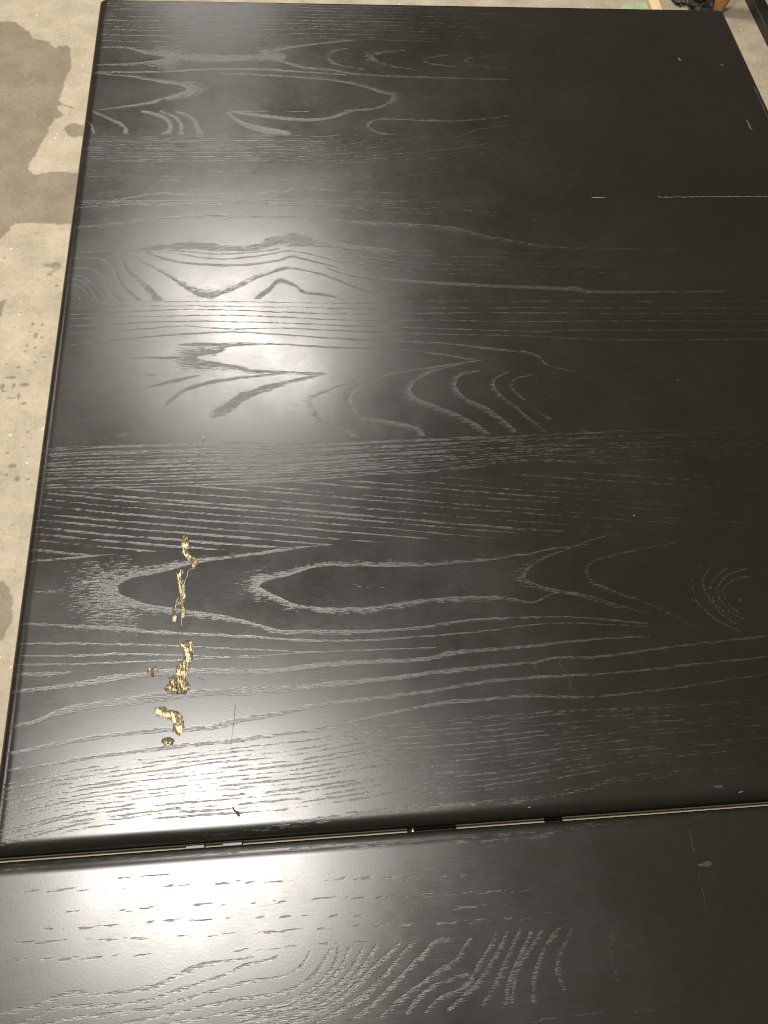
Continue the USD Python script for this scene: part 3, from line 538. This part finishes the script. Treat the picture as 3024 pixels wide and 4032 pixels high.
    def put(name, par, f, att, mtl, label=None):
        used = np.unique(f); re = np.full(len(Vs), -1); re[used] = np.arange(len(used))
        m = obj(name, (Vs[used], re[f]), mtl, par, attrs={kk: np.r_[vv.ravel(), np.zeros(2 * n + 1)][used] for kk, vv in att.items()})
        NN = np.vstack([normals(z if mtl is RAW else zw), fn])[used]; m.CreateNormalsAttr(Vt.Vec3fArray.FromNumpy(NN.astype(np.float32))); m.SetNormalsInterpolation('vertex')
        if label: tag(m, label)
    put('plank', parent, faces, {'grain': F}, WOOD if b < 8 else WOOD_NEAR)
    if b in (6, 7):
        names = ['short hooked gouge at the top of the row, bare wood showing', 'long split gouge with thin pale cracks', 'broad ragged gouge with bright splinters', 'small brown chip left of the gouges', 'smooth bent gouge, pale bare wood', 'faint scraped spot below the last gouge']
        for gi in range(len(GP)):
            if (inside == gi + 1).any(): put('gouge', parent, tri(quads[inside == gi + 1]), {'tone': tone}, RAW, names[gi])
far_half = UsdGeom.Xform.Define(stage, path('tabletop', str(table.GetPath()))); tag(far_half, 'far half of the top, seven gouges in its front board')
near_half = UsdGeom.Xform.Define(stage, path('tabletop', str(table.GetPath()))); tag(near_half, 'near half of the top, split off by a narrow gap')
YS = [YB, 940, 891, 767, 598, 398.2, 345.5, 271, 0.0]
for b in range(8): board(b, YS[b + 1], YS[b], far_half, front=13 if b == 7 else None, back=6 if b == 0 else None)
GAP = -3.0
NS = [GAP, -84, -136.8]
board(8, -84, GAP, near_half, back=13); board(9, -136.8, -84, near_half); board(10, -215, -136.8, near_half)
for y1, y0 in ((-215, -330), (-330, -440)): board(11, y0, y1, near_half, ystep=12.0)
board(11, -560, -440, near_half, front=14, ystep=12.0)

# marks rubbed into the finish
for l in rows(SCRATCHES):
    h, p = l.split('|'); kind, w = h.split(); w = float(w); q = nums(p).reshape(-1, 2); p2, _ = smooth_path(q, np.ones(len(q)), 1.5) if len(q) > 2 else (np.linspace(q[0], q[1], max(3, int(np.linalg.norm(q[1] - q[0]) / 1.5))), None)
    s = np.arange(len(p2)); sd = int(abs(q[0, 0]) * 7 + abs(q[0, 1]))
    t = np.gradient(p2, axis=0); t /= np.linalg.norm(t, axis=1)[:, None] + 1e-9; nn = np.c_[-t[:, 1], t[:, 0]]
    p2 = p2 + nn * ((n1(s / 1.7, sd) - 0.5) * (0.5 if w < 2 else 1.2))[:, None]; hw = w / 2 * (0.25 + 1.3 * n1(s / 2.0, sd + 1)) * np.clip(np.minimum(s + 0.4, len(s) - 0.6 - s), 0.2, 1)
    a, c = p2 + nn * hw[:, None], p2 - nn * hw[:, None]; m_ = len(p2); mid = p2
    hgt = 0.05 + 0 * s; v3 = lambda xy, z: np.c_[xy, z + 0 * s + 1000 * TOP] / 1000
    V = np.vstack([v3(a, 0.012), v3(mid, 0.05), v3(c, 0.012)]); i = np.arange(m_ - 1)
    f = np.vstack([np.stack([i, i + m_, i + m_ + 1, i + 1], -1), np.stack([i + m_, i + 2 * m_, i + 2 * m_ + 1, i + m_ + 1], -1)])
    mm = obj('scratch', (V, f), SCUFF[kind], near_half if q[0, 1] < -5 else far_half)

# what shows in the gap: pale tongue pieces and metal plates, under them the frame
zt = TOP - 0.0160
for x0, x1 in ((0.004, 0.1575), (0.1735, 0.1875), (0.2045, 0.3440), (0.3865, 0.4645), (0.4805, 0.958)):
    obj('tongue_strip', box(x0, x1, -0.0180, 0.0165, zt - 0.006, zt, 0.0004), PALE, table)
for x0, x1 in ((0.1580, 0.1730), (0.1880, 0.2040)):
    obj('metal_plate', box(x0, x1, -0.0026, 0.0165, zt - 0.003, TOP - 0.0115, 0.0003), METAL, table)
obj('metal_pin', box(0.3478, 0.3490, -0.0027, 0.010, zt - 0.004, TOP - 0.0122, 0.0002), WHITE, table)
for x0, x1 in ((0.3494, 0.3860), (0.4650, 0.4800)):
    obj('dark_block', box(x0, x1, -0.0180, 0.0165, zt - 0.008, zt - 0.002, 0.0004), BLACK, table)
for y0, y1 in ((0.045, 0.067), (1.125, 1.147), (-0.515, -0.493)): obj('apron', box(0.110, 0.855, y0, y1, TOP - 0.105, TOP - 0.0245), BLACK, table)
for x0 in (0.060, 0.881): obj('apron', box(x0, x0 + 0.022, 0.075, 1.060, TOP - 0.105, TOP - 0.0245), BLACK, table); obj('apron', box(x0, x0 + 0.022, -0.425, 0.040, TOP - 0.105, TOP - 0.0245), BLACK, table)
for x0 in (0.035, 0.858):
    for y0 in (1.065, -0.505): obj('leg', box(x0, x0 + 0.07, y0 + (0.013 if y0 < 0 else 0), y0 + 0.07, 0.0, TOP - 0.0250, 0.004), BLACK, table)

# ---------------------------------------------------------------- things on the floor beyond the far right corner
r_ = obj('black_bar', box(1.722, 1.765, 1.60, 3.20, 0.0, 0.030, 0.003), BLACK); tag(r_, 'long straight black bar lying on the concrete floor, right of the table', 'bar')
prof = np.array([(0.0, 0.0), (0.015, 0.0), (0.019, 0.006), (0.0265, 0.05), (0.031, 0.10), (0.033, 0.20), (0.033, 0.70), (0.0, 0.70)])
leg = trimesh.creation.revolve(prof, sections=28); leg.apply_transform(trimesh.transformations.rotation_matrix(0.05, (0, 1, 0))); leg.apply_translation((1.612, 2.478, 0.001))
tag(obj('wooden_post', leg, BROWN, smooth=35), 'round brown wooden post tapering to its foot, beyond the far right corner of the table', 'post')
def lump(name, c, r, seed, amp, mtl, label, cat):
    s = trimesh.creation.icosphere(4); v = s.vertices.copy(); nz = meshkit.fbm(v * 2.2 + seed, 4, seed); rid = np.abs(meshkit.fbm(v * 3.1 + 9, 3, seed + 2) - 0.5)
    v *= (1 + amp * (nz - 0.5) - 0.8 * amp * rid)[:, None]; v *= r; v[:, 2] -= v[:, 2].min(); v[:, 2] *= 0.9; s.vertices = v + [c[0], c[1], 0.0]
    return tag(obj(name, s, mtl, smooth=40), label, cat)
lump('black_sheet', (1.548, 2.490), (0.040, 0.050, 0.042), 4, 1.0, SACK, 'crumpled black plastic sheet on the floor beside the brown post', 'sheet')
lump('grey_rag', (1.500, 2.525), (0.024, 0.030, 0.014), 8, 0.9, plain('dark_grey_cloth', (0.05, 0.05, 0.045), (0.12, 0.115, 0.10), 60, 0.9), 'small dark grey rag left of the crumpled black sheet', 'rag')
th = np.linspace(0, 1, 24); arc = np.c_[1.560 + 0.075 * th, 2.548 + 0.015 * np.sin(th * 5), 0.006 + 0 * th]
ring = [(0.0055 * math.cos(a), 0.0055 * math.sin(a)) for a in np.linspace(0, 2 * np.pi, 9)[:-1]]
tag(obj('white_cable', trimesh.creation.sweep_polygon(Polygon(ring), arc, engine='earcut'), WHITE, smooth=40), 'short white cable on the floor behind the black sheet', 'cable')
g = trimesh.creation.extrude_polygon(Polygon([(1.300, 2.470), (1.392, 2.470), (1.393, 2.506), (1.375, 2.508), (1.345, 2.501), (1.312, 2.489)]), 0.006, engine='earcut')
tag(obj('green_offcut', g, GREEN), 'light green plastic offcut on the floor behind the table', 'offcut')
sl = box(1.3975, 1.4285, 2.30, 2.95, 0.0, 0.018, 0.0015)
tag(obj('wooden_batten', sl, TAN), 'pale tan wooden batten lying on the floor beside the green offcut', 'batten')
